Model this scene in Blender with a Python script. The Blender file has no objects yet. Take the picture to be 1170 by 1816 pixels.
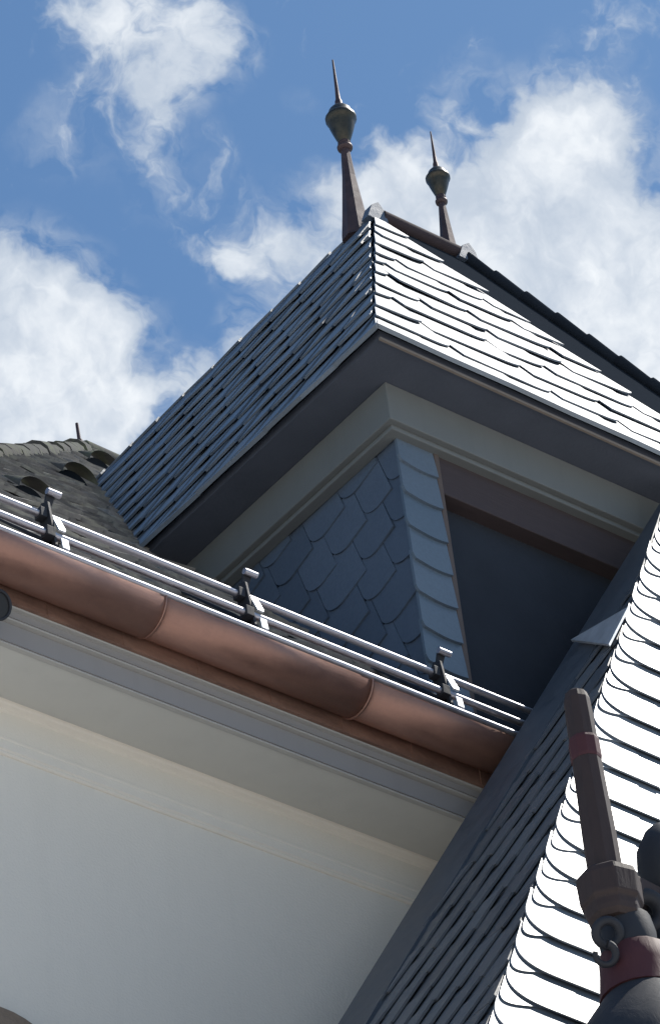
import bpy, math, random
from mathutils import Vector, Matrix
random.seed(11)
SC = bpy.context.scene
COL = SC.collection
R = math.radians
Z0 = 12.7                                   # height of the dormer eave corner (local origin) above the ground

# ------------------------------------------------------------------ camera
cam_d = bpy.data.cameras.new('camera'); cam = bpy.data.objects.new('camera', cam_d); COL.objects.link(cam)
CR = Vector((0.78688, -0.60929, -0.09786)); CU = Vector((-0.33077, -0.55201, 0.76542)); CF = Vector((0.51995, 0.57025, 0.63608))
CF = CF.normalized(); CR = (CR - CF*CR.dot(CF)).normalized(); CU = CR.cross(CF)
cam.matrix_world = Matrix(((CR.x, CU.x, -CF.x, -8.583), (CR.y, CU.y, -CF.y, -9.023), (CR.z, CU.z, -CF.z, Z0-11.099), (0, 0, 0, 1)))
cam_d.sensor_fit = 'VERTICAL'; cam_d.sensor_height = 24; cam_d.lens = 24*8000/1816
cam_d.clip_start = 0.1; cam_d.clip_end = 3000
SC.camera = cam

# ------------------------------------------------------------------ light
SUN = Vector((0.545, -0.115, 0.83)).normalized()
sun_d = bpy.data.lights.new('sun', 'SUN'); sun_d.energy = 5.0; sun_d.angle = R(0.53); sun_d.color = (1, 0.95, 0.87)
sun = bpy.data.objects.new('sun', sun_d); COL.objects.link(sun); sun.location = (5, -5, 40)
sun.rotation_euler = SUN.to_track_quat('Z', 'Y').to_euler()
SC.view_settings.view_transform = 'Standard'; SC.view_settings.look = 'None'
SC.view_settings.exposure = 0.2; SC.view_settings.gamma = 1.0


class NT:
    """small helper to write node trees"""
    def __init__(s, tree): s.t = tree; s.t.nodes.clear()
    def n(s, kind, **kw):
        nd = s.t.nodes.new(kind)
        for k, v in kw.items(): setattr(nd, k, v)
        return nd
    def link(s, a, b): s.t.links.new(a, b)
    def put(s, sock, v):
        if hasattr(v, 'node'): s.link(v, sock)
        else: sock.default_value = v
    def math(s, op, a, b=0.0, clamp=False):
        nd = s.n('ShaderNodeMath', operation=op); nd.use_clamp = clamp
        s.put(nd.inputs[0], a); s.put(nd.inputs[1], b); return nd.outputs[0]
    def vec(s, op, a, b=(0, 0, 0), scale=None):
        nd = s.n('ShaderNodeVectorMath', operation=op); s.put(nd.inputs[0], a); s.put(nd.inputs[1], b)
        if scale is not None: s.put(nd.inputs['Scale'], scale)
        return nd.outputs['Value'] if op in ('DISTANCE', 'DOT_PRODUCT', 'LENGTH') else nd.outputs['Vector']
    def rng(s, v, a, b, c, d, kind='LINEAR'):
        nd = s.n('ShaderNodeMapRange', interpolation_type=kind)
        s.put(nd.inputs[0], v)
        for i, q in enumerate((a, b, c, d)): nd.inputs[i+1].default_value = q
        return nd.outputs[0]
    def noise(s, vec, scale, detail=6, rough=0.55, dist=0.0, out=0, lac=2.0):
        nd = s.n('ShaderNodeTexNoise'); s.put(nd.inputs['Vector'], vec)
        nd.inputs['Scale'].default_value = scale; nd.inputs['Detail'].default_value = detail
        nd.inputs['Roughness'].default_value = rough; nd.inputs['Distortion'].default_value = dist
        nd.inputs['Lacunarity'].default_value = lac
        return nd.outputs[out]
    def mix(s, f, a, b, blend='MIX'):
        nd = s.n('ShaderNodeMix', data_type='RGBA', blend_type=blend)
        s.put(nd.inputs[0], f); s.put(nd.inputs[6], a); s.put(nd.inputs[7], b); return nd.outputs[2]


# ------------------------------------------------------------------ sky: Nishita with cumulus and wisps (all a function of direction)
w = bpy.data.worlds.new('World'); SC.world = w; w.use_nodes = True
nt = NT(w.node_tree)
out = nt.n('ShaderNodeOutputWorld'); bg = nt.n('ShaderNodeBackground'); nt.link(bg.outputs[0], out.inputs[0])
sky = nt.n('ShaderNodeTexSky', sky_type='NISHITA'); sky.sun_disc = False
sky.sun_elevation = math.asin(SUN.z); sky.sun_rotation = math.atan2(SUN.x, SUN.y)
sky.altitude = 300; sky.air_density = 1.0; sky.dust_density = 1.0; sky.ozone_density = 1.6
SKY_STRENGTH = 0.10
tc = nt.n('ShaderNodeTexCoord'); dr = tc.outputs['Generated']
warp = nt.vec('SUBTRACT', nt.noise(dr, 26, 3, 0.5, out=1), (0.5, 0.5, 0.5))
warp2 = nt.vec('SUBTRACT', nt.noise(dr, 110, 3, 0.6, out=1), (0.5, 0.5, 0.5))
wd = nt.vec('ADD', dr, nt.vec('SCALE', warp, scale=0.022))
wd = nt.vec('ADD', wd, nt.vec('SCALE', warp2, scale=0.008))
# cloud banks: direction (x, y, z), angular radius, weight
CLOUDS = []
def bank(px, py, r, wt):
    d = (CR*(px-585) - CU*(py-908) + CF*8000).normalized()
    CLOUDS.append((d, r*1.22/8000.0, wt))
for b in ((1010, 420, 300, 1.25), (740, 440, 190, 1.05), (480, 445, 150, 0.72), (610, 350, 100, 0.7), (390, 450, 60, 0.45), (700, 290, 90, 0.6), (1130, 640, 270, 1.2), (1000, 250, 140, 0.75),
          (420, 610, 80, 0.62), (330, 700, 80, 0.5), (880, 640, 260, 1.0), (620, 520, 120, 0.8),
          (20, 560, 215, 1.15), (40, 730, 210, 1.25), (190, 670, 110, 0.6), (210, 770, 90, 0.7), (-120, 640, 260, 1.2),
          (250, 20, 190, 0.52), (290, 120, 160, 0.55), (290, 195, 90, 0.45), (400, 90, 110, 0.3), (130, 0, 110, 0.45), (390, 60, 110, 0.42), (180, 110, 90, 0.3),
          (110, 240, 110, 0.42), (275, 320, 110, 0.40), (210, 640, 150, 0.55), (250, 760, 80, 0.6), (410, 280, 70, 0.24), (1040, 70, 120, 0.22), (840, 120, 120, 0.34), (1150, 90, 80, 0.2), (540, 180, 60, 0.22)):
    bank(*b)
total = None
for d, r, wt in CLOUDS:
    q = nt.rng(nt.vec('DISTANCE', wd, tuple(d)), 0.0, r, wt, 0.0, 'SMOOTHSTEP')
    total = q if total is None else nt.math('ADD', total, q)
# open sky elsewhere also carries broken cumulus (outside the photographed patch of sky)
away = nt.rng(nt.vec('DISTANCE', dr, tuple(CF)), 0.17, 0.4, 0.0, 1.0)
wide = nt.math('MULTIPLY', nt.rng(nt.noise(dr, 3.2, 6, 0.55), 0.56, 0.72, 0.0, 1.0), away)
total = nt.math('ADD', nt.math('MINIMUM', total, 1.25), wide)
fb = nt.noise(wd, 36, 8, 0.56, 0.5)
fb2 = nt.noise(wd, 120, 6, 0.54, 0.7)
tex = nt.math('ADD', nt.math('MULTIPLY', nt.math('SUBTRACT', fb, 0.5), 1.9), nt.math('MULTIPLY', nt.math('SUBTRACT', fb2, 0.5), 1.0))
dens = nt.math('ADD', total, tex)
veil = nt.math('MULTIPLY', nt.rng(total, 0.08, 0.5, 0.0, 1.0, 'SMOOTHSTEP'), nt.rng(fb2, 0.38, 0.70, 0.0, 0.55))
mask = nt.math('MAXIMUM', nt.rng(dens, 0.26, 0.88, 0.0, 1.0, 'SMOOTHSTEP'), veil)
thick = nt.rng(nt.math('ADD', dens, nt.math('MULTIPLY', nt.math('SUBTRACT', nt.noise(dr, 30, 5, 0.55, 0.5), 0.5), 2.2)), 0.5, 1.9, 0.0, 1.0, 'SMOOTHSTEP')
cc = nt.mix(thick, (0.46, 0.53, 0.63, 1), (0.84, 0.87, 0.90, 1))
skyc = nt.vec('SCALE', sky.outputs[0], scale=SKY_STRENGTH)
skyc = nt.mix(1.0, skyc, (0.70, 0.96, 1.10, 1), 'MULTIPLY')
nt.link(nt.mix(mask, skyc, cc), bg.inputs[0]); bg.inputs[1].default_value = 1.0


# ------------------------------------------------------------------ materials
def mat(name):
    m = bpy.data.materials.new(name); m.use_nodes = True
    t = NT(m.node_tree); o = t.n('ShaderNodeOutputMaterial'); b = t.n('ShaderNodeBsdfPrincipled')
    t.link(b.outputs[0], o.inputs[0]); t.b = b
    t.co = t.n('ShaderNodeNewGeometry').outputs['Position']
    return m, t
def bump(t, h, strength, dist):
    nd = t.n('ShaderNodeBump'); nd.inputs['Strength'].default_value = strength; nd.inputs['Distance'].default_value = dist
    t.put(nd.inputs['Height'], h); t.link(nd.outputs[0], t.b.inputs['Normal'])

def slate_mat(name, dark, light, rough=0.4, bmp=0.25, spec=0.5, lichen=0.0, lcol=(0.16, 0.17, 0.10, 1)):
    m, t = mat(name)
    at = t.n('ShaderNodeAttribute'); at.attribute_name = 'tone'; tone = at.outputs['Fac']
    n1 = t.noise(t.co, 14, 6, 0.6); n2 = t.noise(t.co, 90, 4, 0.6)
    f = t.math('ADD', t.math('MULTIPLY', tone, 0.65), t.math('MULTIPLY', n1, 0.35))
    c = t.mix(f, dark, light)
    c = t.mix(t.rng(n2, 0.35, 0.75, 0.0, 0.3), c, (dark[0]*0.6, dark[1]*0.6, dark[2]*0.6, 1))
    if lichen:
        l = t.rng(t.noise(t.co, 7, 7, 0.68, 0.6), 0.48, 0.62, 0.0, lichen)
        c = t.mix(l, c, lcol)
    t.link(c, t.b.inputs['Base Color'])
    t.link(t.rng(t.math('ADD', t.math('MULTIPLY', tone, 0.5), t.math('MULTIPLY', n1, 0.5)), 0.25, 0.75, rough-0.06, rough+0.08), t.b.inputs['Roughness'])
    t.b.inputs['Specular IOR Level'].default_value = spec
    bump(t, t.math('ADD', t.math('MULTIPLY', n1, 1.0), t.math('MULTIPLY', n2, 0.35)), bmp, 0.006)
    return m

M = {}
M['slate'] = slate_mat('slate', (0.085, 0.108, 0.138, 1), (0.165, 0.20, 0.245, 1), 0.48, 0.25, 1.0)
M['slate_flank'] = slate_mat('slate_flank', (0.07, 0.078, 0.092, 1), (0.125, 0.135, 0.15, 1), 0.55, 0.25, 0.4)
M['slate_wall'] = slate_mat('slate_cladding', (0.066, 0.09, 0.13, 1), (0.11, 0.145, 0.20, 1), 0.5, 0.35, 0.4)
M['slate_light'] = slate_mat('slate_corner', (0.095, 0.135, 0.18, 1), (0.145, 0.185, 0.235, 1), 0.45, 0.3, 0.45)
M['slate_dark'] = slate_mat('slate_backing', (0.018, 0.022, 0.028, 1), (0.03, 0.036, 0.046, 1), 0.95, 0.3, 0.0)
M['roof_old'] = slate_mat('mossy_roof_slate', (0.14, 0.135, 0.135, 1), (0.36, 0.345, 0.33, 1), 0.75, 0.9, 0.2, 0.75, (0.36, 0.355, 0.31, 1))
M['hip_tile'] = slate_mat('lichened_hip_tile', (0.07, 0.07, 0.068, 1), (0.15, 0.145, 0.135, 1), 0.9, 0.9, 0.05, 0.8, (0.12, 0.13, 0.09, 1))

def paint(name, col, rough=0.6, var=0.08, scale=3.0, bmp=0.08, bs=220, stain=0.0):
    m, t = mat(name)
    n = t.noise(t.co, scale, 6, 0.6); n2 = t.noise(t.co, bs, 3, 0.6)
    lo = tuple(c*(1-var) for c in col[:3])+(1,); hi = tuple(min(1, c*(1+var)) for c in col[:3])+(1,)
    c = t.mix(n, lo, hi)
    if stain:
        s = t.vec('MULTIPLY', t.co, (9, 9, 0.8)); sn = t.rng(t.noise(s, 1.0, 5, 0.6), 0.5, 0.75, 0.0, stain)
        c = t.mix(sn, c, tuple(q*0.6 for q in col[:3])+(1,))
    t.link(c, t.b.inputs['Base Color']); t.b.inputs['Roughness'].default_value = rough
    t.b.inputs['Specular IOR Level'].default_value = 0.3
    bump(t, t.math('ADD', n2, t.math('MULTIPLY', n, 0.6)), bmp, 0.01)
    return m
M['plaster'] = paint('wall_plaster', (0.75, 0.695, 0.615), 0.85, 0.045, 1.6, 0.22, 110, 0.06)
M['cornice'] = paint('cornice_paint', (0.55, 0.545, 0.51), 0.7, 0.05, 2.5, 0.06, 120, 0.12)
M['fillet'] = paint('fillet_lit_tone', (0.42, 0.41, 0.39), 0.7, 0.08, 4, 0.08, 120, 0.15)  # lighter than the bed moulding: lit undersides put into the colour
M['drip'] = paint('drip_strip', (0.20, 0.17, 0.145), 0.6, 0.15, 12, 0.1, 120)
M['bed'] = paint('bed_moulding_shaded', (0.30, 0.285, 0.28), 0.7, 0.06, 3, 0.06, 120, 0.15)  # shade under the gutter is put into this darker colour
M['ridge_dark'] = paint('tarred_metal', (0.045, 0.034, 0.038), 0.9, 0.2, 9, 0.1, 90)
M['frieze'] = paint('frieze_paint', (0.155, 0.165, 0.165), 0.6, 0.08, 4, 0.12, 90, 0.2)
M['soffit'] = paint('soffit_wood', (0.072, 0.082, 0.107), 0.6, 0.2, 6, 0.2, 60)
M['interior'] = paint('dark_interior', (0.026, 0.031, 0.042), 0.8, 0.3, 4, 0.3, 40)
M['trim'] = paint('brown_trim', (0.11, 0.085, 0.075), 0.6, 0.15, 8, 0.15, 60)
M['stone'] = paint('brown_stone', (0.22, 0.17, 0.13), 0.9, 0.3, 20, 0.5, 80)
M['black'] = paint('black_metal', (0.015, 0.015, 0.018), 0.35, 0.1, 10, 0.05, 90)
M['ground'] = paint('paving', (0.58, 0.56, 0.53), 0.9, 0.1, 0.8, 0.3, 20)

def wood_mat(name, a, b, sc):
    m, t = mat(name)
    n = t.noise(t.vec('MULTIPLY', t.co, sc), 1.0, 7, 0.65, 0.6)
    n2 = t.noise(t.co, 12, 5, 0.6)
    t.link(t.mix(t.math('ADD', t.math('MULTIPLY', n, 0.7), t.math('MULTIPLY', n2, 0.3)), a, b), t.b.inputs['Base Color'])
    t.b.inputs['Roughness'].default_value = 0.65; t.b.inputs['Specular IOR Level'].default_value = 0.3
    bump(t, n, 0.4, 0.006); return m
M['lintel'] = wood_mat('lintel_wood', (0.04, 0.031, 0.033, 1), (0.08, 0.06, 0.061, 1), (5, 30, 60))
M['post_wood'] = wood_mat('weathered_wood', (0.020, 0.0155, 0.016, 1), (0.062, 0.040, 0.036, 1), (40, 40, 5))
M['post_red'] = wood_mat('dark_red_paint', (0.045, 0.015, 0.019, 1), (0.085, 0.03, 0.033, 1), (20, 20, 8))
M['post_dark'] = wood_mat('dark_metal_casing', (0.016, 0.018, 0.024, 1), (0.034, 0.035, 0.042, 1), (14, 14, 9))

def metal(name, a, b, rough, metallic=1.0, scale=9, bmp=0.1, stretch=(1, 1, 1)):
    m, t = mat(name)
    n = t.noise(t.vec('MULTIPLY', t.co, stretch), scale, 7, 0.65, 0.4); n2 = t.noise(t.co, scale*5, 4, 0.6)
    f = t.rng(t.math('ADD', t.math('MULTIPLY', n, 0.75), t.math('MULTIPLY', n2, 0.25)), 0.32, 0.68, 0, 1)
    t.link(t.mix(f, a, b), t.b.inputs['Base Color'])
    t.link(t.rng(n, 0.3, 0.7, rough-0.07, rough+0.1), t.b.inputs['Roughness'])
    t.b.inputs['Metallic'].default_value = metallic
    bump(t, t.math('ADD', n, t.math('MULTIPLY', n2, 0.3)), bmp, 0.006); return m
M['copper'] = metal('weathered_copper', (0.27, 0.15, 0.12, 1), (0.38, 0.21, 0.16, 1), 0.46, 0.62, 9, 0.16, (0.7, 2.2, 2.2))
M['copper_flash'] = metal('copper_flashing', (0.20, 0.12, 0.095, 1), (0.40, 0.24, 0.18, 1), 0.5, 0.5, 10, 0.12, (0.6, 2, 2))
M['copper_dark'] = metal('dark_copper', (0.04, 0.028, 0.032, 1), (0.085, 0.055, 0.058, 1), 0.55, 0.4, 14, 0.12)
M['bulb'] = metal('patinated_copper', (0.035, 0.033, 0.027, 1), (0.10, 0.082, 0.06, 1), 0.34, 0.7, 16, 0.15)
M['steel'] = metal('galvanised_steel', (0.34, 0.33, 0.37, 1), (0.46, 0.45, 0.49, 1), 0.47, 0.9, 25, 0.04)
M['zinc'] = metal('zinc_sheet', (0.45, 0.47, 0.50, 1), (0.62, 0.64, 0.67, 1), 0.45, 0.6, 18, 0.06)
M['lead'] = metal('lead_flashing', (0.035, 0.045, 0.06, 1), (0.07, 0.082, 0.10, 1), 0.55, 0.0, 8, 0.15)


# ------------------------------------------------------------------ mesh helpers (coordinates: dormer eave corner = origin, z up)
ROOTLOC = {}
class MB:
    def __init__(s): s.v = []; s.f = []; s.tone = []; s.smooth = []
    def add(s, vs, fs, tone=0.5, smooth=False):
        b = len(s.v); s.v += [tuple(v) for v in vs]
        for f in fs: s.f.append(tuple(b+i for i in f)); s.tone.append(tone); s.smooth.append(smooth)
        return s
    def box(s, lo, hi, tone=0.5):
        x0, y0, z0 = lo; x1, y1, z1 = hi
        vs = [(x0,y0,z0),(x1,y0,z0),(x1,y1,z0),(x0,y1,z0),(x0,y0,z1),(x1,y0,z1),(x1,y1,z1),(x0,y1,z1)]
        return s.add(vs, [(0,3,2,1),(4,5,6,7),(0,1,5,4),(1,2,6,5),(2,3,7,6),(3,0,4,7)], tone)
    def prism(s, pts, off, tone=0.5):
        """closed solid: planar polygon pts extruded by vector off"""
        n = len(pts); off = Vector(off); a = [Vector(p) for p in pts]
        return s.add(a+[p+off for p in a], [tuple(range(n))[::-1], tuple(range(n, 2*n))]+[(i, (i+1) % n, n+(i+1) % n, n+i) for i in range(n)], tone)
    def tube(s, a, b, r0, r1=None, seg=16, smooth=True, caps=True, tone=0.5):
        a = Vector(a); b = Vector(b); r1 = r0 if r1 is None else r1
        d = (b-a).normalized(); u = d.orthogonal().normalized(); v = d.cross(u)
        vs = []
        for c, r in ((a, r0), (b, r1)):
            vs += [c+(u*math.cos(2*math.pi*k/seg)+v*math.sin(2*math.pi*k/seg))*r for k in range(seg)]
        s.add(vs, [(k, (k+1) % seg, seg+(k+1) % seg, seg+k) for k in range(seg)], tone, smooth)
        if caps: s.add(vs, [tuple(range(seg))[::-1], tuple(range(seg, 2*seg))], tone)
        return s
    def lathe(s, cx, cy, prof, seg=24, smooth=True, rot=0.0, lean=(0, 0)):
        z0 = prof[0][1]; vs = []
        for r, z in prof:
            for k in range(seg):
                a = 2*math.pi*(k+rot)/seg
                vs.append((cx+r*math.cos(a)+lean[0]*(z-z0), cy+r*math.sin(a)+lean[1]*(z-z0), z))
        fs = [(j*seg+k, j*seg+(k+1) % seg, (j+1)*seg+(k+1) % seg, (j+1)*seg+k) for j in range(len(prof)-1) for k in range(seg)]
        s.add(vs, fs, 0.5, smooth)
        n = len(prof)-1
        return s.add(vs, [tuple(range(seg))[::-1], tuple(range(n*seg, n*seg+seg))], 0.5)
    def torus(s, c, ax, r, rr, a0=0, a1=360, seg=28, ring=10, taper=1.0):
        c = Vector(c); ax = Vector(ax).normalized(); u = ax.orthogonal().normalized(); v = ax.cross(u)
        vs = []
        for i in range(seg+1):
            a = R(a0+(a1-a0)*i/seg); d = u*math.cos(a)+v*math.sin(a); q = rr*(1+(taper-1)*i/seg)
            for k in range(ring):
                b = 2*math.pi*k/ring; vs.append(c+d*(r+q*math.cos(b))+ax*q*math.sin(b))
        return s.add(vs, [(i*ring+k, i*ring+(k+1) % ring, (i+1)*ring+(k+1) % ring, (i+1)*ring+k) for i in range(seg) for k in range(ring)], 0.5, True)
    def build(s, name, m, parent=None, bevel=0.0):
        base = ROOTLOC.get(parent.name, Vector((0, 0, 0))) if parent else Vector((0, 0, 0))
        me = bpy.data.meshes.new(name)
        me.from_pydata([(x-base.x, y-base.y, z+Z0-base.z) for x, y, z in s.v], [], s.f)
        at = me.attributes.new('tone', 'FLOAT', 'FACE'); at.data.foreach_set('value', s.tone)
        me.polygons.foreach_set('use_smooth', s.smooth); me.materials.append(M[m]); me.update()
        o = bpy.data.objects.new(name, me); COL.objects.link(o)
        if parent: o.parent = parent; ROOTLOC[o.name] = base
        if bevel:
            bv = o.modifiers.new('bevel', 'BEVEL'); bv.width = bevel; bv.segments = 2; bv.limit_method = 'ANGLE'; bv.angle_limit = R(40)
        return o

def thing(name, label, cat, loc, group=None):
    o = bpy.data.objects.new(name, None); COL.objects.link(o); o.empty_display_size = 0.2
    o.location = (loc[0], loc[1], loc[2]+Z0); ROOTLOC[o.name] = Vector(o.location)
    o['label'] = label; o['category'] = cat
    if group: o['group'] = group
    return o
def tag(o, label, cat, group=None):
    o['label'] = label; o['category'] = cat
    if group: o['group'] = group
    return o

def clip(poly, region):
    """Sutherland-Hodgman: clip polygon to convex region (counter-clockwise)"""
    for i in range(len(region)):
        ax, ay = region[i]; bx, by = region[(i+1) % len(region)]
        res = []
        side = lambda p: (bx-ax)*(p[1]-ay)-(by-ay)*(p[0]-ax)
        for j in range(len(poly)):
            p, q = poly[j], poly[(j+1) % len(poly)]; sp, sq = side(p), side(q)
            if sp >= 0: res.append(p)
            if sp*sq < 0:
                k = sp/(sp-sq); res.append((p[0]+(q[0]-p[0])*k, p[1]+(q[1]-p[1])*k))
        poly = res
        if len(poly) < 3: return []
    return poly

def slates(mb, O, U, V, region, e, wd, climb=0.0, H=0.017, shift=0.5, radius=0.0, side=-1, jit=0.004, tilt=0.0015, over=1.32, gap=0.003, rnd=None, sag=0.0, wvar=0.0, lift=0.0, ply=0.78):
    """courses of slates on the plane O + u*U + v*V (V up the slope), each a thin wedge proud at its lower edge"""
    rnd = rnd or random
    O = Vector(O); U = Vector(U).normalized(); V = Vector(V).normalized(); N = U.cross(V).normalized()
    ca, sa = math.cos(climb), math.sin(climb)
    inv = lambda u, v: (u*ca+v*sa, -u*sa+v*ca)
    fwd = lambda a, b: (a*ca-b*sa, a*sa+b*ca)
    ab = [inv(*p) for p in region]
    a0, a1 = min(p[0] for p in ab), max(p[0] for p in ab); b0, b1 = min(p[1] for p in ab), max(p[1] for p in ab)
    rows = int((b1-b0)/e)+2
    for j in range(-1, rows):
        bb = b0+j*e+rnd.uniform(-jit, jit)
        a = a0-wd*1.2-((j*shift) % 1.0)*wd
        while a < a1+wd:
            ww = wd*(1+rnd.uniform(-wvar, wvar))
            L = e*over; x0, x1 = a+gap, a+ww-gap; y0 = bb+rnd.uniform(-jit, jit); y1 = bb+L
            pts = []
            rr = min(radius, ww*0.9)
            if side < 0 and rr > 0:      # rounded lower corner at the low-u side
                pts += [(x0+rr-rr*math.cos(R(t)), y0+rr*0.8-rr*0.8*math.sin(R(t))) for t in range(0, 91, 10)]
            else: pts += [(x0, y0)]
            if side > 0 and rr > 0:
                pts += [(x1-rr+rr*math.sin(R(t)), y0+rr*0.8-rr*0.8*math.cos(R(t))) for t in range(0, 91, 10)]
            else:
                if sag: pts += [(x0+(x1-x0)*k/8, y0-sag*math.sin(math.pi*k/8)) for k in range(1, 8)]
                pts += [(x1, y0)]
            pts += [(x1, y1), (x0, y1)]
            a += ww
            pu = clip([fwd(*p) for p in pts], region)
            if len(pu) < 3: continue
            tn = rnd.random(); tx = rnd.uniform(-tilt, tilt); th = H*rnd.uniform(0.85, 1.12)
            top, bot = [], []
            for u, v in pu:
                aa, bq = inv(u, v); k = (bq-y0)/L
                h = th*(1-k)+tx*((aa-x0)/ww-0.5)*2*(1-k)+lift*(aa-x0)/ww+0.0015
                p = O+U*u+V*v
                top.append(p+N*h); bot.append(p+N*max(h-th*ply, 0.0004))
            n = len(top)
            mb.add(top+bot, [tuple(range(n))]+[(i, n+i, n+(i+1) % n, (i+1) % n) for i in range(n)], tn)
    return mb

# ------------------------------------------------------------------ ground
g = MB(); g.add([(-600, -600, -Z0), (600, -600, -Z0), (600, 600, -Z0), (-600, 600, -Z0)], [(0, 1, 2, 3)])
o = g.build('ground', 'ground'); o['kind'] = 'structure'

# ------------------------------------------------------------------ house: wall, cornice, hipped main roof (pitch 50 degrees)
PM = R(50.2); T51 = math.tan(PM); YV = 1.49
zr = lambda y: (y-1.465)*T51-0.035
house = thing('house', 'white plastered house front under a moulded cornice and mossy hipped slate roof', 'house', (0, 0.6, -Z0))
XL, XR, YW = -1.86, 9.0, 0.575
m = MB(); m.box((XL, YW, -Z0), (XR, 9.5, -1.8)); m.build('wall', 'plaster', house)
xa = XL-0.31
bed = [(0.25, -1.66), (0.25, -1.786), (0.263, -1.786), (0.267, -1.79), (0.267, -1.822), (0.263, -1.826), (0.283, -1.826), (0.287, -1.832), (0.287, -1.912), (0.283, -1.917), (0.45, -1.917), (0.45, -1.66)]
soff = [(0.300, -1.90), (0.300, -1.921), (0.5345, -1.923), (0.62, -1.923), (0.62, -1.90)]
prof = [(0.535, -1.9232), (0.535, -1.934), (0.540, -1.941), (0.547, -1.945), (0.553, -1.949), (0.555, -1.956), (0.560, -1.960), (0.560, -2.060), (0.557, -2.064), (0.557, -2.072), (0.560, -2.076), (0.560, -2.112), (0.565, -2.116), (0.565, -2.124), (0.570, -2.130), (0.580, -2.132)]
m = MB()
pts = [(xa, y, z) for y, z in prof]+[(xa, 0.62, -2.132), (xa, 0.62, -1.9232)]
m.prism(pts, (XR-xa, 0, 0)); m.build('cornice', 'plaster', house)
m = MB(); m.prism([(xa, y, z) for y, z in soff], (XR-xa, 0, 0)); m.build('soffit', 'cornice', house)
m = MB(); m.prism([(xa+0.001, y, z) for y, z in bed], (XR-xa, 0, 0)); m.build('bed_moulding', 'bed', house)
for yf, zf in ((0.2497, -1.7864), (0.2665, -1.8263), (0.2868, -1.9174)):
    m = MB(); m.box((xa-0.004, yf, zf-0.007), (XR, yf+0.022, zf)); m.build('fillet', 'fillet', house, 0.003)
# main roof body: front plane, hip on the left, ridge
ye = 0.14; hx = 0.785-(3.356-0.14); yr = 5.42; zt = zr(yr); ax_ = hx+(zt-zr(ye))/T51
m = MB()
A_, B_, C_, D_ = (hx, ye, zr(ye)), (XR, ye, zr(ye)), (XR, yr, zt), (ax_, yr, zt)
E_, F_ = (XR, 2*yr-ye, zr(ye)), (hx, 2*yr-ye, zr(ye))
m.add([A_, B_, C_, D_, E_, F_], [(0, 1, 2, 3), (0, 3, 5), (3, 2, 4, 5), (0, 5, 4, 1), (1, 4, 2)])
roof = m.build('roof', 'roof_old', house)
V51 = Vector((0, math.cos(PM), math.sin(PM)))
LS = (zt-zr(ye))/math.sin(PM)
m = MB(); rd = random.Random(5)
hl = lambda s: hx+s*math.cos(PM)          # x of the hip at slope length s
reg = [(hx, 0), (1.9, 0), (ax_+2.0, LS), (ax_, LS)]
slates(m, (0, ye, zr(ye)), (1, 0, 0), V51, reg, 0.16, 0.15, climb=0.0, H=0.020, shift=0.37, jit=0.012, tilt=0.010, rnd=rd, radius=0.05, wvar=0.2)
m.build('roof_slates', 'roof_old', roof); m = MB()
for k in range(26):                           # hip and ridge tiles bedded in mortar
    s0 = k*0.34; s1 = s0+0.36
    p0 = Vector((hl(s0), ye, zr(ye)))+V51*s0; p1 = Vector((hl(s1), ye, zr(ye)))+V51*s1
    q = rd.uniform(-.01, .012)
    if s1 < LS: m.tube(p0+Vector((0, 0, -0.05+q)), p1+Vector((0, 0, -0.055+q)), 0.078*rd.uniform(.92, 1.1), 0.075, 12, True, True, rd.random()*0.3)
for k in range(22):
    x0 = ax_+k*0.33
    m.tube((x0, yr, zt-0.045), (x0+0.35, yr, zt-0.05), 0.08, 0.075, 12, True, True, rd.random())
m.build('hip_tiles', 'hip_tile', roof)
# stone window head low on the wall
m = MB()
cx, cz, r0, r1 = -1.525, -3.485, 0.215, 0.295
ring = [(cx+r1*math.cos(R(a)), YW, cz+r1*math.sin(R(a))) for a in range(0, 181, 9)]+[(cx+r0*math.cos(R(a)), YW, cz+r0*math.sin(R(a))) for a in range(180, -1, -9)]
n = len(ring)//2
for i in range(n-1):
    m.prism([ring[i], ring[i+1], ring[2*n-2-i], ring[2*n-1-i]], (0, -0.05, 0), random.random())
m.build('window_arch', 'stone', house)
wn = MB(); wn.prism([(cx-r0, YW-0.012, cz-0.9)]+[(cx+r0*math.cos(R(a)), YW-0.012, cz+r0*math.sin(R(a))) for a in range(180, -1, -10)]+[(cx+r0, YW-0.012, cz-0.9)], (0, 0.01, 0))
wn = wn.build('window', 'interior', house)
m = MB(); m.box((cx-0.015, YW-0.03, cz-0.9), (cx+0.015, YW-0.013, cz+r0-0.01)); m.box((cx-r0, YW-0.03, cz-0.015), (cx-0.016, YW-0.013, cz+0.015)); m.box((cx+0.016, YW-0.03, cz-0.015), (cx+r0, YW-0.013, cz+0.015)); m.build('frame', 'cornice', wn)
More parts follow.
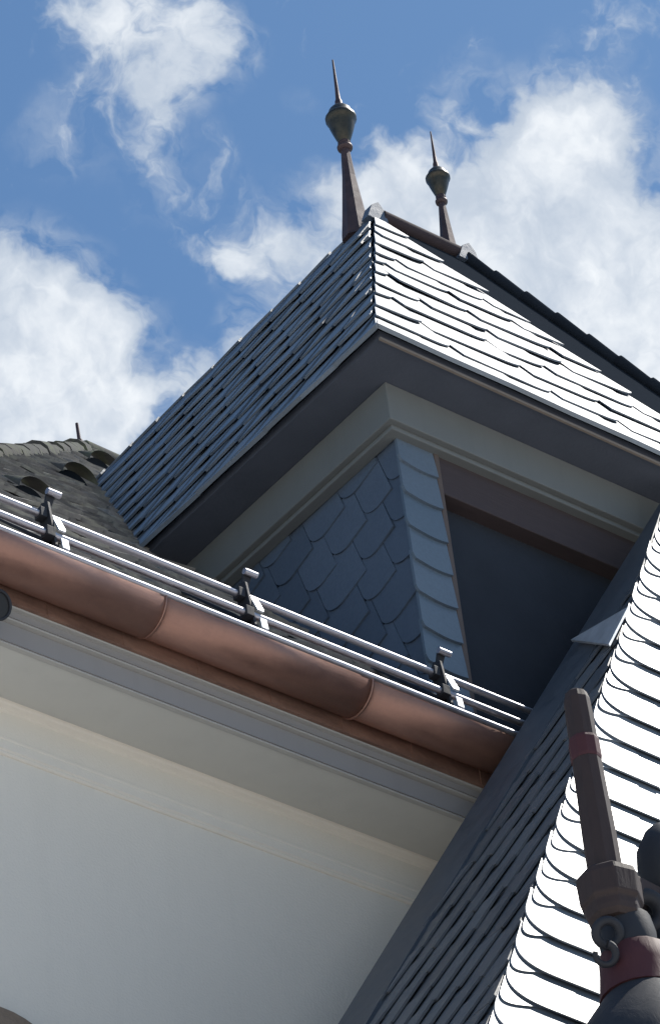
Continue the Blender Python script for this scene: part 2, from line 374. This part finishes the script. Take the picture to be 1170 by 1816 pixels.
for nm, vx, vy, lab in (('roof_vent', -0.35, 1.71, 'half round dark roof vent just behind the leftmost snow guard bracket'),
                        ('roof_vent', 1.00, 3.14, 'half round dark roof vent in the middle of the mossy slope below the rod'),
                        ('roof_vent', 2.20, 4.45, 'half round dark roof vent highest up, partly behind the dormer slope')):
    t = thing(nm, lab, 'roof vent', (vx, vy, zr(vy)), 'half round vents on the mossy roof')
    m = MB(); mi = MB(); r = 0.085 if vx < 0 else 0.095
    Pm = Vector((vx, vy, zr(vy))); sg = 14; vs = []; n_ = Vector((0, -math.sin(PM), math.cos(PM)))
    fr = Pm+n_*0.035+V51*-0.02
    for k in range(sg+1):
        a = math.pi*k/sg; vs.append(fr+Vector((math.cos(a)*r, 0, math.sin(a)*r*0.95)))
    for k in range(sg+1):
        a = math.pi*k/sg; vs.append(fr+V51*0.24+Vector((math.cos(a)*r*0.5, 0, 0.0))+n_*math.sin(a)*0.012)
    m.add(vs, [(k, k+1, sg+2+k, sg+1+k) for k in range(sg)], 0.3, True)
    m.build('hood', 'hip_tile', t)
    iv = [fr+Vector((math.cos(math.pi*k/sg)*r*0.95, 0.06, math.sin(math.pi*k/sg)*r*0.93)) for k in range(sg+1)]
    mi.add(iv, [tuple(range(sg+1))]); mi.build('vent_opening', 'slate_dark', t)

m = MB(); m.tube((ax_+0.0, yr, zt), (ax_-0.012, yr, zt+0.165), 0.012, 0.009, 10); m.tube((ax_, yr, zt-0.02), (ax_, yr, zt+0.05), 0.02, 0.016, 10)
tag(m.build('ridge_rod', 'copper_dark'), 'short thin brown rod standing on top of the mossy roof', 'rod')

# ------------------------------------------------------------------ dormer
PITCH = R(59.6); HP = 2.53; AX = 1.483; WX = 2.84
cp, sp_ = math.cos(PITCH), math.sin(PITCH)
dorm = thing('dormer', 'tall slate roofed dormer with grey boarded eaves and a dark opening', 'dormer', (1.5, 0.3, -1.55))
m = MB(); yb = 4.2; x2 = AX+0.5
d_ = 0.012
vs = [(d_, d_, 0.0), (WX-d_, d_, 0), (WX-d_, yb, 0), (d_, yb, 0), (AX, AX, HP-0.01), (x2, AX, HP-0.01), (x2, yb, HP-0.01), (AX, yb, HP-0.01)]
m.add(vs, [(0, 4, 7, 3), (0, 1, 5, 4), (1, 2, 6, 5), (4, 5, 6, 7), (2, 3, 7, 6)])
core = m.build('roof', 'slate_dark', dorm)
SL = HP/sp_
rd = random.Random(3)
m = MB()          # left slope: u runs from the back to the front (so that N points outward)
VL = Vector((cp, 0, sp_))
regL = [(-YV, 0.02), (-0.022, 0.02), (-AX-0.022, SL), (-(YV+HP/T51), SL)]
slates(m, (0, 0, 0), (0, -1, 0), VL, regL, 0.292, 0.215, climb=R(1.0), H=0.021, shift=0.18/0.215, jit=0.006, tilt=0.003, rnd=rd, wvar=0.06, over=1.36, gap=0.007, lift=0.005, ply=0.45)
# flared starter course under the eave edge
for k in range(7):
    y0 = k*0.215; y1 = min(y0+0.225, YV); h = 0.004*(k % 2)
    m.prism([(-0.045+h, -0.045 if k == 0 else y0, -0.022), (-0.045+h*0.4, y1, -0.022), (0.115, y1, 0.205), (0.115, 0.115 if k == 0 else y0, 0.205)], (0.012, 0, -0.012), rd.random())
m.build('left_slope_slates', 'slate', core)
m = MB()          # front slope: triangle below the hip, the band to its right stays bare
VF = Vector((0, cp, sp_))
regF = [(-0.012, 0.02), (2.17, 0.02), (AX+0.02, SL-0.05), (AX-0.03, SL-0.05)]
slates(m, (0, 0, 0), (1, 0, 0), VF, regF, 0.262, 0.40, climb=R(2.5), H=0.016, shift=0.41, jit=0.014, tilt=0.006, rnd=rd, radius=0.16, side=1, wvar=0.3, over=1.36, sag=0.012, ply=0.4, lift=0.004)
for k in range(11):
    x0 = k*0.30; x1 = x0+0.305
    m.prism([(-0.045 if k == 0 else x0, -0.045+0.003*(k % 2), -0.022), (x1, -0.045+0.003*((k+1) % 2), -0.022), (x1, 0.115, 0.205), (0.115 if k == 0 else x0, 0.115, 0.205)], (0, 0.012, -0.012), rd.random())
m.build('front_slope_slates', 'slate', core)
m = MB()          # bare band along the hip, with a rolled edge
NF = Vector((0, -sp_, cp))
hipd = Vector((WX-x2, -AX, -HP)).normalized()
for k in range(15):
    a0 = Vector((x2, AX, HP))+hipd*(0.0+k*0.216); a1 = a0+hipd*0.235
    m.tube(a0+NF*0.012, a1+NF*0.004, 0.030, 0.027, 10, True, True, rd.random())
m.build('hip_cap', 'slate_dark', core)
m = MB()
for k in range(13):
    y0 = AX-0.02+k*0.215; 
    m.prism([(AX-0.075, y0, HP-0.125), (AX-0.075, y0+0.235, HP-0.127), (AX+0.012, y0+0.235, HP+0.018), (AX+0.012, y0, HP+0.024)], (-0.011, 0, 0.007), rd.random())
    m.prism([(AX+0.012, y0, HP+0.024), (AX+0.012, y0+0.235, HP+0.018), (AX+0.11, y0+0.235, HP-0.01), (AX+0.11, y0, HP-0.004)], (0, 0, 0.012), rd.random())
m.build('ridge_slates', 'slate_wall', core)
for (cx_, cy_) in ((AX, AX), (x2+0.01, AX-0.01)):           # upturned ends of the ridge slates
    m = MB(); m.prism([(cx_-0.07, cy_-0.035, HP-0.05), (cx_+0.045, cy_-0.035, HP-0.05), (cx_+0.035, cy_-0.035, HP+0.02), (cx_+0.0, cy_-0.035, HP+0.062), (cx_-0.04, cy_-0.035, HP+0.03)], (0, 0.05, 0), 0.6); m.build('ridge_end', 'slate_wall', core)
m = MB(); m.tube((AX+0.03, AX-0.01, HP+0.005), (x2-0.02, AX-0.01, HP+0.005), 0.034, None, 14)
m.build('ridge_roll', 'ridge_dark', core)
# copper drip strip, soffit, frieze
m = MB(); m.box((-0.008, -0.012, -0.058), (WX+0.008, -0.002, -0.047)); m.build('drip_edge', 'drip', dorm)
m = MB(); m.prism([(0, 0, -0.001), (WX, 0, -0.001), (WX, yb, -0.001), (0, yb, -0.001)], (0, 0, -0.044)); m.build('soffit', 'soffit', dorm)
m = MB(); f0 = 0.165
def frame(mb, i0, i1, z0, z1):
    mb.prism([(i0, yb, z0), (i0, i0+0.012, z0), (WX-i0, i0+0.012, z0), (WX-i0, yb, z0), (WX-i1, yb, z0), (WX-i1, i1+0.012, z0), (i1, i1+0.012, z0), (i1, yb, z0)], (0, 0, z1-z0))
frame(m, f0, f0+0.05, -0.225, -0.045)
m.build('frieze', 'frieze', dorm, 0.004)
m = MB(); frame(m, f0+0.026, f0+0.075, -0.246, -0.225)
m.build('frieze_moulding', 'frieze', dorm, 0.004)
# walls
XWL, YWF = 0.247, 0.245
m = MB()
m.box((XWL, YWF+0.004, -1.53), (0.405, 0.40, -0.225))
m.box((WX-0.405, YWF+0.004, -1.53), (WX-XWL, 0.40, -0.225))
m.box((XWL, 0.40, -1.53), (0.36, 3.0, -0.225)); m.box((WX-0.36, 0.40, -1.53), (WX-XWL, 3.0, -0.225))
m.box((0.405, 0.386, -1.53), (WX-0.405, 0.399, -0.4255))
m.build('wall', 'slate_dark', dorm)
m = MB(); rd = random.Random(8)
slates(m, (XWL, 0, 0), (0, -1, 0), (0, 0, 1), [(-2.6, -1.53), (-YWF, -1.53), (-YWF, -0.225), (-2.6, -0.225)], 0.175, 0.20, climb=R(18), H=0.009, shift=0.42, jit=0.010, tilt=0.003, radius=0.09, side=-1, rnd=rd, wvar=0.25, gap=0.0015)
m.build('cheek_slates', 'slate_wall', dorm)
m = MB()
for k in range(8):                            # single column of round-bottomed corner slates
    zb = -0.36-0.158*k+rd.uniform(-.006, .006); x0 = XWL-0.022+rd.uniform(-.006, .004); x1 = 0.412
    top, bot = [], []
    pts = [(x0, zb+0.03), (x0+0.006, zb+0.012)]+[(x0+0.012+(x1-x0-0.012)*i/10, zb+0.004-0.018*math.sin(math.pi*(i/10)*0.75)) for i in range(11)]+[(x1, zb+0.21), (x0+0.012, zb+0.21)]
    for x, z in pts:
        h = 0.018*(1-(z-zb)/0.22)+0.004
        top.append((x, YWF-h, min(z, -0.226))); bot.append((x, YWF-h+0.013, min(z, -0.226)))
    n = len(pts); m.add(top+bot, [tuple(range(n))]+[(i, n+i, n+(i+1) % n, (i+1) % n) for i in range(n)], rd.random())
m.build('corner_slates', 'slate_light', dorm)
for x0 in (0.414, WX-0.438):
    m = MB(); m.box((x0, YWF-0.012, -1.53), (x0+0.024, 0.38, -0.225)); m.build('opening_trim', 'trim', dorm, 0.003)
m = MB(); m.box((0.438, YWF-0.004, -0.425), (WX-0.438, 0.384, -0.225)); m.build('lintel', 'lintel', dorm, 0.004)
m = MB()
m.box((0.438, 0.31, -1.53), (WX-0.438, 0.384, -0.425))  # plain panel, its near-black colour stands in for the shade inside the opening
m.build('dark_recess', 'interior', dorm)

# ------------------------------------------------------------------ finials
def finial(loc, s, label, zc, zb, zt_, rb):
    t = thing('finial', label, 'finial', loc, 'copper finials on the dormer ridge')
    x, y, z = loc
    m = MB(); m.lathe(x, y, [(rb, z-0.02), (rb*0.98, z+0.01), (rb*0.80, z+0.12*s), (rb*0.45, z+(zc-z)*0.65), (0.020*s, zc-0.02)], 8, False, 0.3); m.build('cone', 'copper_dark', t)
    m = MB(); m.lathe(x, y, [(0.018*s, zc-0.022), (0.034*s, zc-0.016), (0.036*s, zc-0.004), (0.026*s, zc+0.004), (0.022*s, zc+0.012), (0.030*s, zc+0.02), (0.024*s, zc+0.028)], 20); m.build('collar', 'copper_dark', t)
    h = zt_-zc-0.024
    c0 = zc+0.024
    m = MB(); m.lathe(x, y, [(0.022*s, c0), (0.034*s, c0+h*.10), (0.046*s, c0+h*.26), (0.058*s, c0+h*.44), (0.064*s, c0+h*.56), (0.071*s, c0+h*.60), (0.072*s, c0+h*.66), (0.062*s, c0+h*.70), (0.056*s, c0+h*.76), (0.052*s, c0+h*.84), (0.036*s, c0+h*.93), (0.018*s, c0+h)], 20); m.build('bulb', 'bulb', t)
    m = MB(); m.lathe(x, y, [(0.019*s, zt_-0.004), (0.017*s, zt_+0.025), (0.012*s, zt_+0.04), (0.009*s, zt_+0.10), (0.004*s, zb)], 12); m.build('needle', 'copper_dark', t)
finial((1.492, 1.62, HP-0.01), 1.0, 'larger copper finial at the near end of the dormer ridge', 3.085, 3.64, 3.345, 0.07)
finial((2.045, 1.62, HP-0.01), 0.80, 'smaller copper finial further right along the dormer ridge', 3.03, 3.47, 3.235, 0.062)

# ------------------------------------------------------------------ copper gutter
gut = thing('gutter', 'half round brown copper gutter running along the cornice', 'gutter', (-0.9, 0.17, -1.8))
GY, GZ, GR = 0.154, -1.672, 0.094
def trough(mb, x0, x1, r, th=0.006, sg=26):
    vs = []
    for x in (x0, x1):
        for rr in (r, r-th):
            for k in range(sg+1):
                a = math.pi+math.pi*k/sg; vs.append((x, GY+math.cos(a)*rr, GZ+math.sin(a)*rr))
    n = sg+1
    fs = []
    for k in range(sg): fs += [(k, k+1, 2*n+k+1, 2*n+k), (n+k, 3*n+k, 3*n+k+1, n+k+1), (k, n+k, n+k+1, k+1), (2*n+k, 2*n+k+1, 3*n+k+1, 3*n+k)]
    mb.add(vs, fs, 0.5, True)
m = MB(); JX = (-1.085, -0.205); GXE = 0.72
trough(m, xa-0.06, JX[0], GR+0.004); trough(m, JX[0]-0.02, JX[1], GR); trough(m, JX[1]-0.02, GXE, GR-0.003)
m.build('trough', 'copper', gut)
for x in JX:
    m = MB(); trough(m, x-0.003, x+0.003, GR+0.0065, 0.008); m.build('joint', 'copper', gut)
m = MB(); m.tube((xa-0.06, GY-GR+0.002, GZ+0.006), (GXE, GY-GR+0.002, GZ+0.006), 0.0125, None, 16); m.build('rim_bead', 'steel', gut)
m = MB(); m.box((xa-0.02, 0.238, -1.787), (GXE+0.2, 0.2495, -1.64))
for k in range(9): m.box((xa+0.1+k*0.31, 0.235, -1.787), (xa+0.13+k*0.31, 0.238, -1.66))
m.build('flashing', 'copper_flash', gut)

# ------------------------------------------------------------------ snow guard
sg_ = thing('snow_guard', 'two shiny steel snow rails on three brackets above the copper gutter', 'snow guard', (-0.6, 0.15, -1.6))
RU, RL = (0.120, -1.470), (0.085, -1.578)
for yz, xe in ((RU, 0.618), (RL, 0.547)):
    m = MB(); m.tube((xa-0.1, yz[0], yz[1]), (xe, yz[0], yz[1]), 0.0130, None, 18); m.build('rail', 'steel', sg_)
for bx in (-2.34, -1.51, -0.685, 0.175):
    m = MB()
    m.prism([(bx-0.012, 0.070, -1.645), (bx-0.012, 0.11, -1.655), (bx-0.012, 0.16, -1.44), (bx-0.012, 0.135, -1.405), (bx-0.012, 0.10, -1.42)], (0.012, 0, 0))
    m.prism([(bx-0.012, 0.09, -1.625), (bx-0.012, 0.45, zr(0.45)+0.03), (bx-0.012, 0.45, zr(0.45)+0.04), (bx-0.012, 0.09, -1.60)], (0.03, 0, 0))
    m.box((bx-0.040, 0.101, -1.490), (bx-0.012, 0.139, -1.450)); m.box((bx-0.046, 0.066, -1.598), (bx-0.012, 0.104, -1.558))
    o = m.build('bracket', 'post_dark', sg_, 0.002)
    m = MB()
    m.prism([(bx+0.0, 0.100, -1.492), (bx+0.034, 0.100, -1.492), (bx+0.036, 0.078, -1.550), (bx+0.03, 0.072, -1.564), (bx+0.002, 0.072, -1.564)], (0, -0.007, 0.003))
    m.prism([(bx+0.006, 0.070, -1.598), (bx+0.036, 0.070, -1.598), (bx+0.036, 0.064, -1.645), (bx+0.006, 0.064, -1.645)], (0, -0.007, 0.002))
    m.build('clamp_plate', 'zinc', o, 0.002)
    m = MB(); m.prism([(bx-0.004, 0.13, -1.43), (bx+0.02, 0.13, -1.43), (bx+0.035, 0.115, -1.368), (bx+0.0, 0.115, -1.368)], (0, 0.008, 0)); m.build('hook', 'post_dark', o)
    m = MB(); m.tube((bx-0.005, 0.105, -1.368), (bx+0.048, 0.105, -1.368), 0.0120, None, 14); m.build('bolt', 'steel', o)

# black lamp on the cornice, only its edge in view
t = thing('wall_lamp', 'small round black lamp under the left end of the copper gutter', 'lamp', (-1.70, 0.2, -1.88))
m = MB(); m.tube((-1.715, 0.235, -1.87), (-1.715, 0.155, -1.905), 0.048, 0.052, 22); m.build('housing', 'black', t)
m = MB(); m.torus((-1.715, 0.153, -1.906), (0, 0.08, 0.035), 0.050, 0.005, 0, 360, 28, 8); m.build('rim', 'post_dark', t)
m = MB(); m.tube((-1.715, 0.23, -1.86), (-1.715, 0.26, -1.85), 0.02, 0.02, 10); m.build('bracket', 'black', t)

# ------------------------------------------------------------------ projecting bay with steep half-hipped slate roof
bay = thing('bay', 'projecting bay with a steep hipped slate roof glaring white in the sun', 'bay', (1.5, -0.7, -Z0))
PL = R(57.23); PF = R(72.09)
P1 = Vector((-0.540, 0.03, -3.22)); H0 = Vector((-1.160, -1.278, -4.182)); HD = Vector((2.398, 1.204, 3.725)).normalized()
apex = H0+HD*((0.03-H0.y)/HD.y); zE = -5.2
low = H0+HD*((zE-H0.z)/HD.z); bl = Vector((P1.x+(zE-P1.z)/math.tan(PL), 0.03, zE)); mx = 2*apex.x
mir = lambda p: Vector((mx-p.x, p.y, p.z))
m = MB(); s_ = 0.012
vs = [low, mir(low), mir(bl), bl, apex+Vector((0, 0, -0.0))]
m.add(vs, [(0, 1, 4), (3, 0, 4), (1, 2, 4), (3, 4, 2), (0, 3, 2, 1)])
broof = m.build('roof', 'slate_dark', bay)
VLb = Vector((math.cos(PL), 0, math.sin(PL))); VFb = Vector((0, math.cos(PF), math.sin(PF)))
rd = random.Random(21)
# flank: triangle in (u toward the front, v up slope) with origin bl
def uvL(p): q = p-bl; return (-q.y, q.dot(VLb))
lead = 0.25
a_, b_, c_ = uvL(bl), uvL(low), uvL(apex)
top = (c_[0], c_[1])
k = (0.36)/(b_[0]-a_[0]) if b_[0] != a_[0] else 0
bandp = (a_[0]+lead, 0.0); 
m = MB()
vx = c_[1]*(1-lead/b_[0])
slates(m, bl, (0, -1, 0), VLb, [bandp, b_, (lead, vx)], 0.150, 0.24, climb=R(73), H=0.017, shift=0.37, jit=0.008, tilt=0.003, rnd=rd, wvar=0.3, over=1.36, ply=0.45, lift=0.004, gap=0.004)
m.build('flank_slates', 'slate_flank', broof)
m = MB(); NL = Vector((-math.sin(PL), 0, math.cos(PL)))
tri = [bl+Vector((0, -u, 0))+VLb*v for u, v in ((-0.01, 0), (lead+0.02, 0), (lead+0.02, vx-0.06), (c_[0]+0.004, c_[1]-0.01))]
m.prism([p+NL*0.002 for p in tri], NL*0.018); m.build('flank_flashing', 'lead', broof)
# front face: u to the right, v up the slope, origin low; slates overhang the hip by a few cm with round heels
Of = low
hipu = lambda v: v*(HD.x/HD.dot(VFb))
m = MB(); e = 0.205; v = -0.05; j = 0; SLf = (apex-low).dot(VFb)
def one(pts, hb, ht, y0, L, tone):
    top, bot = [], []; tw = rd.uniform(-0.003, 0.003)
    NFb = Vector((0, -math.sin(PF), math.cos(PF)))
    for u, vv in pts:
        h = hb+(ht-hb)*(vv-y0)/L+tw*(u-pts[0][0]); p = Of+Vector((u, 0, 0))+VFb*vv
        top.append(p+NFb*h); bot.append(p+NFb*max(h-0.006, 0.0))
    n = len(pts); m.add(top+bot, [tuple(range(n))]+[(i, n+i, n+(i+1) % n, (i+1) % n) for i in range(n)], tone)
def heel(u0, v0, u1, v1, r, drop):
    """slate at the hip: left side along the hip, lower corner a wide curve, bottom edge falling by drop towards u1"""
    k = HD.x/HD.dot(VFb); P0 = (u0+k*r, v0+r); P1 = (u0, v0); P2 = (u0+r*1.15, v0-drop*r*1.15/(u1-u0))
    pts = [((1-t)**2*P0[0]+2*t*(1-t)*P1[0]+t*t*P2[0], (1-t)**2*P0[1]+2*t*(1-t)*P1[1]+t*t*P2[1]) for t in [i/12 for i in range(13)]]
    return pts+[(u1, v0-drop), (u1, v1), (u0+k*(v1-v0), v1)]
while v < SLf-0.05:
    L = e*1.3; y0 = v+rd.uniform(-.015, .015); y1 = v+L
    ub = hipu(y0)-0.020+rd.uniform(-.008, .008); rgt = (mx-2*low.x)-hipu(max(v, 0))
    W0 = min(rd.uniform(0.34, 0.44), max(rgt-ub, 0.2))
    # two plies at the hip: the upper one with a wide heel, the lower one showing as a sliver below it
    lo_ = rd.uniform(0.045, 0.075)
    W1 = rd.uniform(0.16, 0.26)
    one(heel(hipu(y0-lo_)-0.012, y0-lo_, ub+W1, y1, 0.09, -lo_-0.03), 0.0145, 0.002, v, L, rd.random())
    one(heel(ub, y0, ub+W0, y1, 0.15, 0.020), 0.022, 0.003, v, L, rd.random())
    u = ub+W0
    while u < rgt:
        ww = max(min(rd.uniform(0.34, 0.46), rgt-u), 0.05)
        yy = y0-0.022+rd.uniform(-.012, .012)
        one([(u+0.0015, yy+0.004), (u+ww-0.0015, yy-0.004), (u+ww-0.0015, y1), (u+0.0015, y1)], 0.018+rd.uniform(-.002, .002), 0.003, v, L, rd.random())
        u += ww
    v += e*rd.uniform(0.94, 1.07); j += 1
m.build('front_slates', 'slate', broof)
# zinc kick-out flashing near the top of the flank
m = MB(); m.prism([Vector(p)+NL*0.03 for p in ((0.745, -0.016, -1.207), (0.63, -0.43, -1.388), (0.49, -0.44, -1.62))], NL*0.006+Vector((0, 0, 0.004)))
m.build('hip_flashing', 'zinc', broof)
m = MB(); m.box((low.x+0.25, low.y+0.25, -Z0), (mx-low.x-0.25, YW-0.002, zE)); m.build('wall', 'plaster', bay)
m = MB(); m.prism([(bl.x+0.30, 0.03, zE), (mx-bl.x-0.30, 0.03, zE), (apex.x, 0.03, apex.z-0.45)], (0, 0.205, 0)); m.build('back_wall', 'slate_dark', bay)

# ------------------------------------------------------------------ ornamental post in front of the bay roof
px, py = -0.835, -1.5
post = thing('roof_post', 'tall weathered brown ornamental post with a dark red band before the glaring white slates', 'post', (px, py, -5.1))
m = MB(); m.lathe(px, py, [(0.052, -3.72), (0.051, -3.55), (0.047, -3.40), (0.044, -3.26), (0.042, -3.12), (0.040, -3.06), (0.034, -3.035), (0.018, -3.022)], 10, False, 0.5); m.build('shaft', 'post_wood', post, 0.003)
m = MB(); m.lathe(px, py, [(0.0455, -3.285), (0.0475, -3.275), (0.0470, -3.215), (0.0445, -3.205)], 10, False, 0.5); m.build('band', 'post_red', post)
m = MB(); m.lathe(px+0.005, py, [(0.066, -3.865), (0.080, -3.850), (0.083, -3.835), (0.084, -3.81), (0.095, -3.80), (0.097, -3.725), (0.092, -3.705), (0.072, -3.690), (0.058, -3.684)], 8, False, 0.3); m.build('block', 'post_wood', post, 0.006)
m = MB(); m.prism([(px+0.03, py-0.05, -3.745), (px+0.21, py-0.03, -3.750), (px+0.21, py-0.03, -3.690), (px+0.03, py-0.05, -3.690)], (0, 0.09, 0)); m.build('arm', 'post_wood', post, 0.003)
m = MB(); m.torus((px+0.125, py-0.01, -3.785), (0.35, 1, 0.4), 0.048, 0.024, 0, 360, 28, 12); m.build('scroll', 'post_dark', post)
m = MB(); m.tube((px+0.20, py, -3.70), (px+0.215, py, -4.06), 0.042, 0.075, 16); m.build('side_shaft', 'post_dark', post)
m = MB(); m.lathe(px+0.045, py, [(0.075, -3.99), (0.082, -3.955), (0.085, -3.90), (0.075, -3.84)], 20); m.build('neck', 'post_dark', post)
m = MB(); m.torus((px-0.062, py-0.03, -3.935), (0.5, 1, 0.6), 0.036, 0.014, 0, 360, 28, 10); m.build('scroll', 'post_dark', post)
m = MB(); m.torus((px-0.085, py-0.03, -4.015), (0.5, 1, 0.6), 0.030, 0.013, -40, 230, 24, 10, 0.6); m.build('scroll', 'post_dark', post)
m = MB(); m.lathe(px+0.065, py, [(0.125, -4.105), (0.120, -4.08), (0.112, -4.02), (0.108, -3.96), (0.085, -3.94)], 20); m.build('collar', 'post_red', post)
m = MB(); m.lathe(px+0.075, py, [(0.36, -5.2), (0.35, -4.8), (0.32, -4.45), (0.26, -4.30), (0.20, -4.21), (0.150, -4.14), (0.118, -4.095), (0.11, -4.08)], 24); m.build('base', 'post_dark', post)
kc = (px+0.255, py, -3.575); m = MB()
m.lathe(kc[0], kc[1], [(0.03, kc[2]-0.125), (0.055, kc[2]-0.105), (0.078, kc[2]-0.055), (0.086, kc[2]), (0.08, kc[2]+0.06), (0.05, kc[2]+0.12), (0.02, kc[2]+0.15)], 20)
m.build('knob', 'post_dark', post)
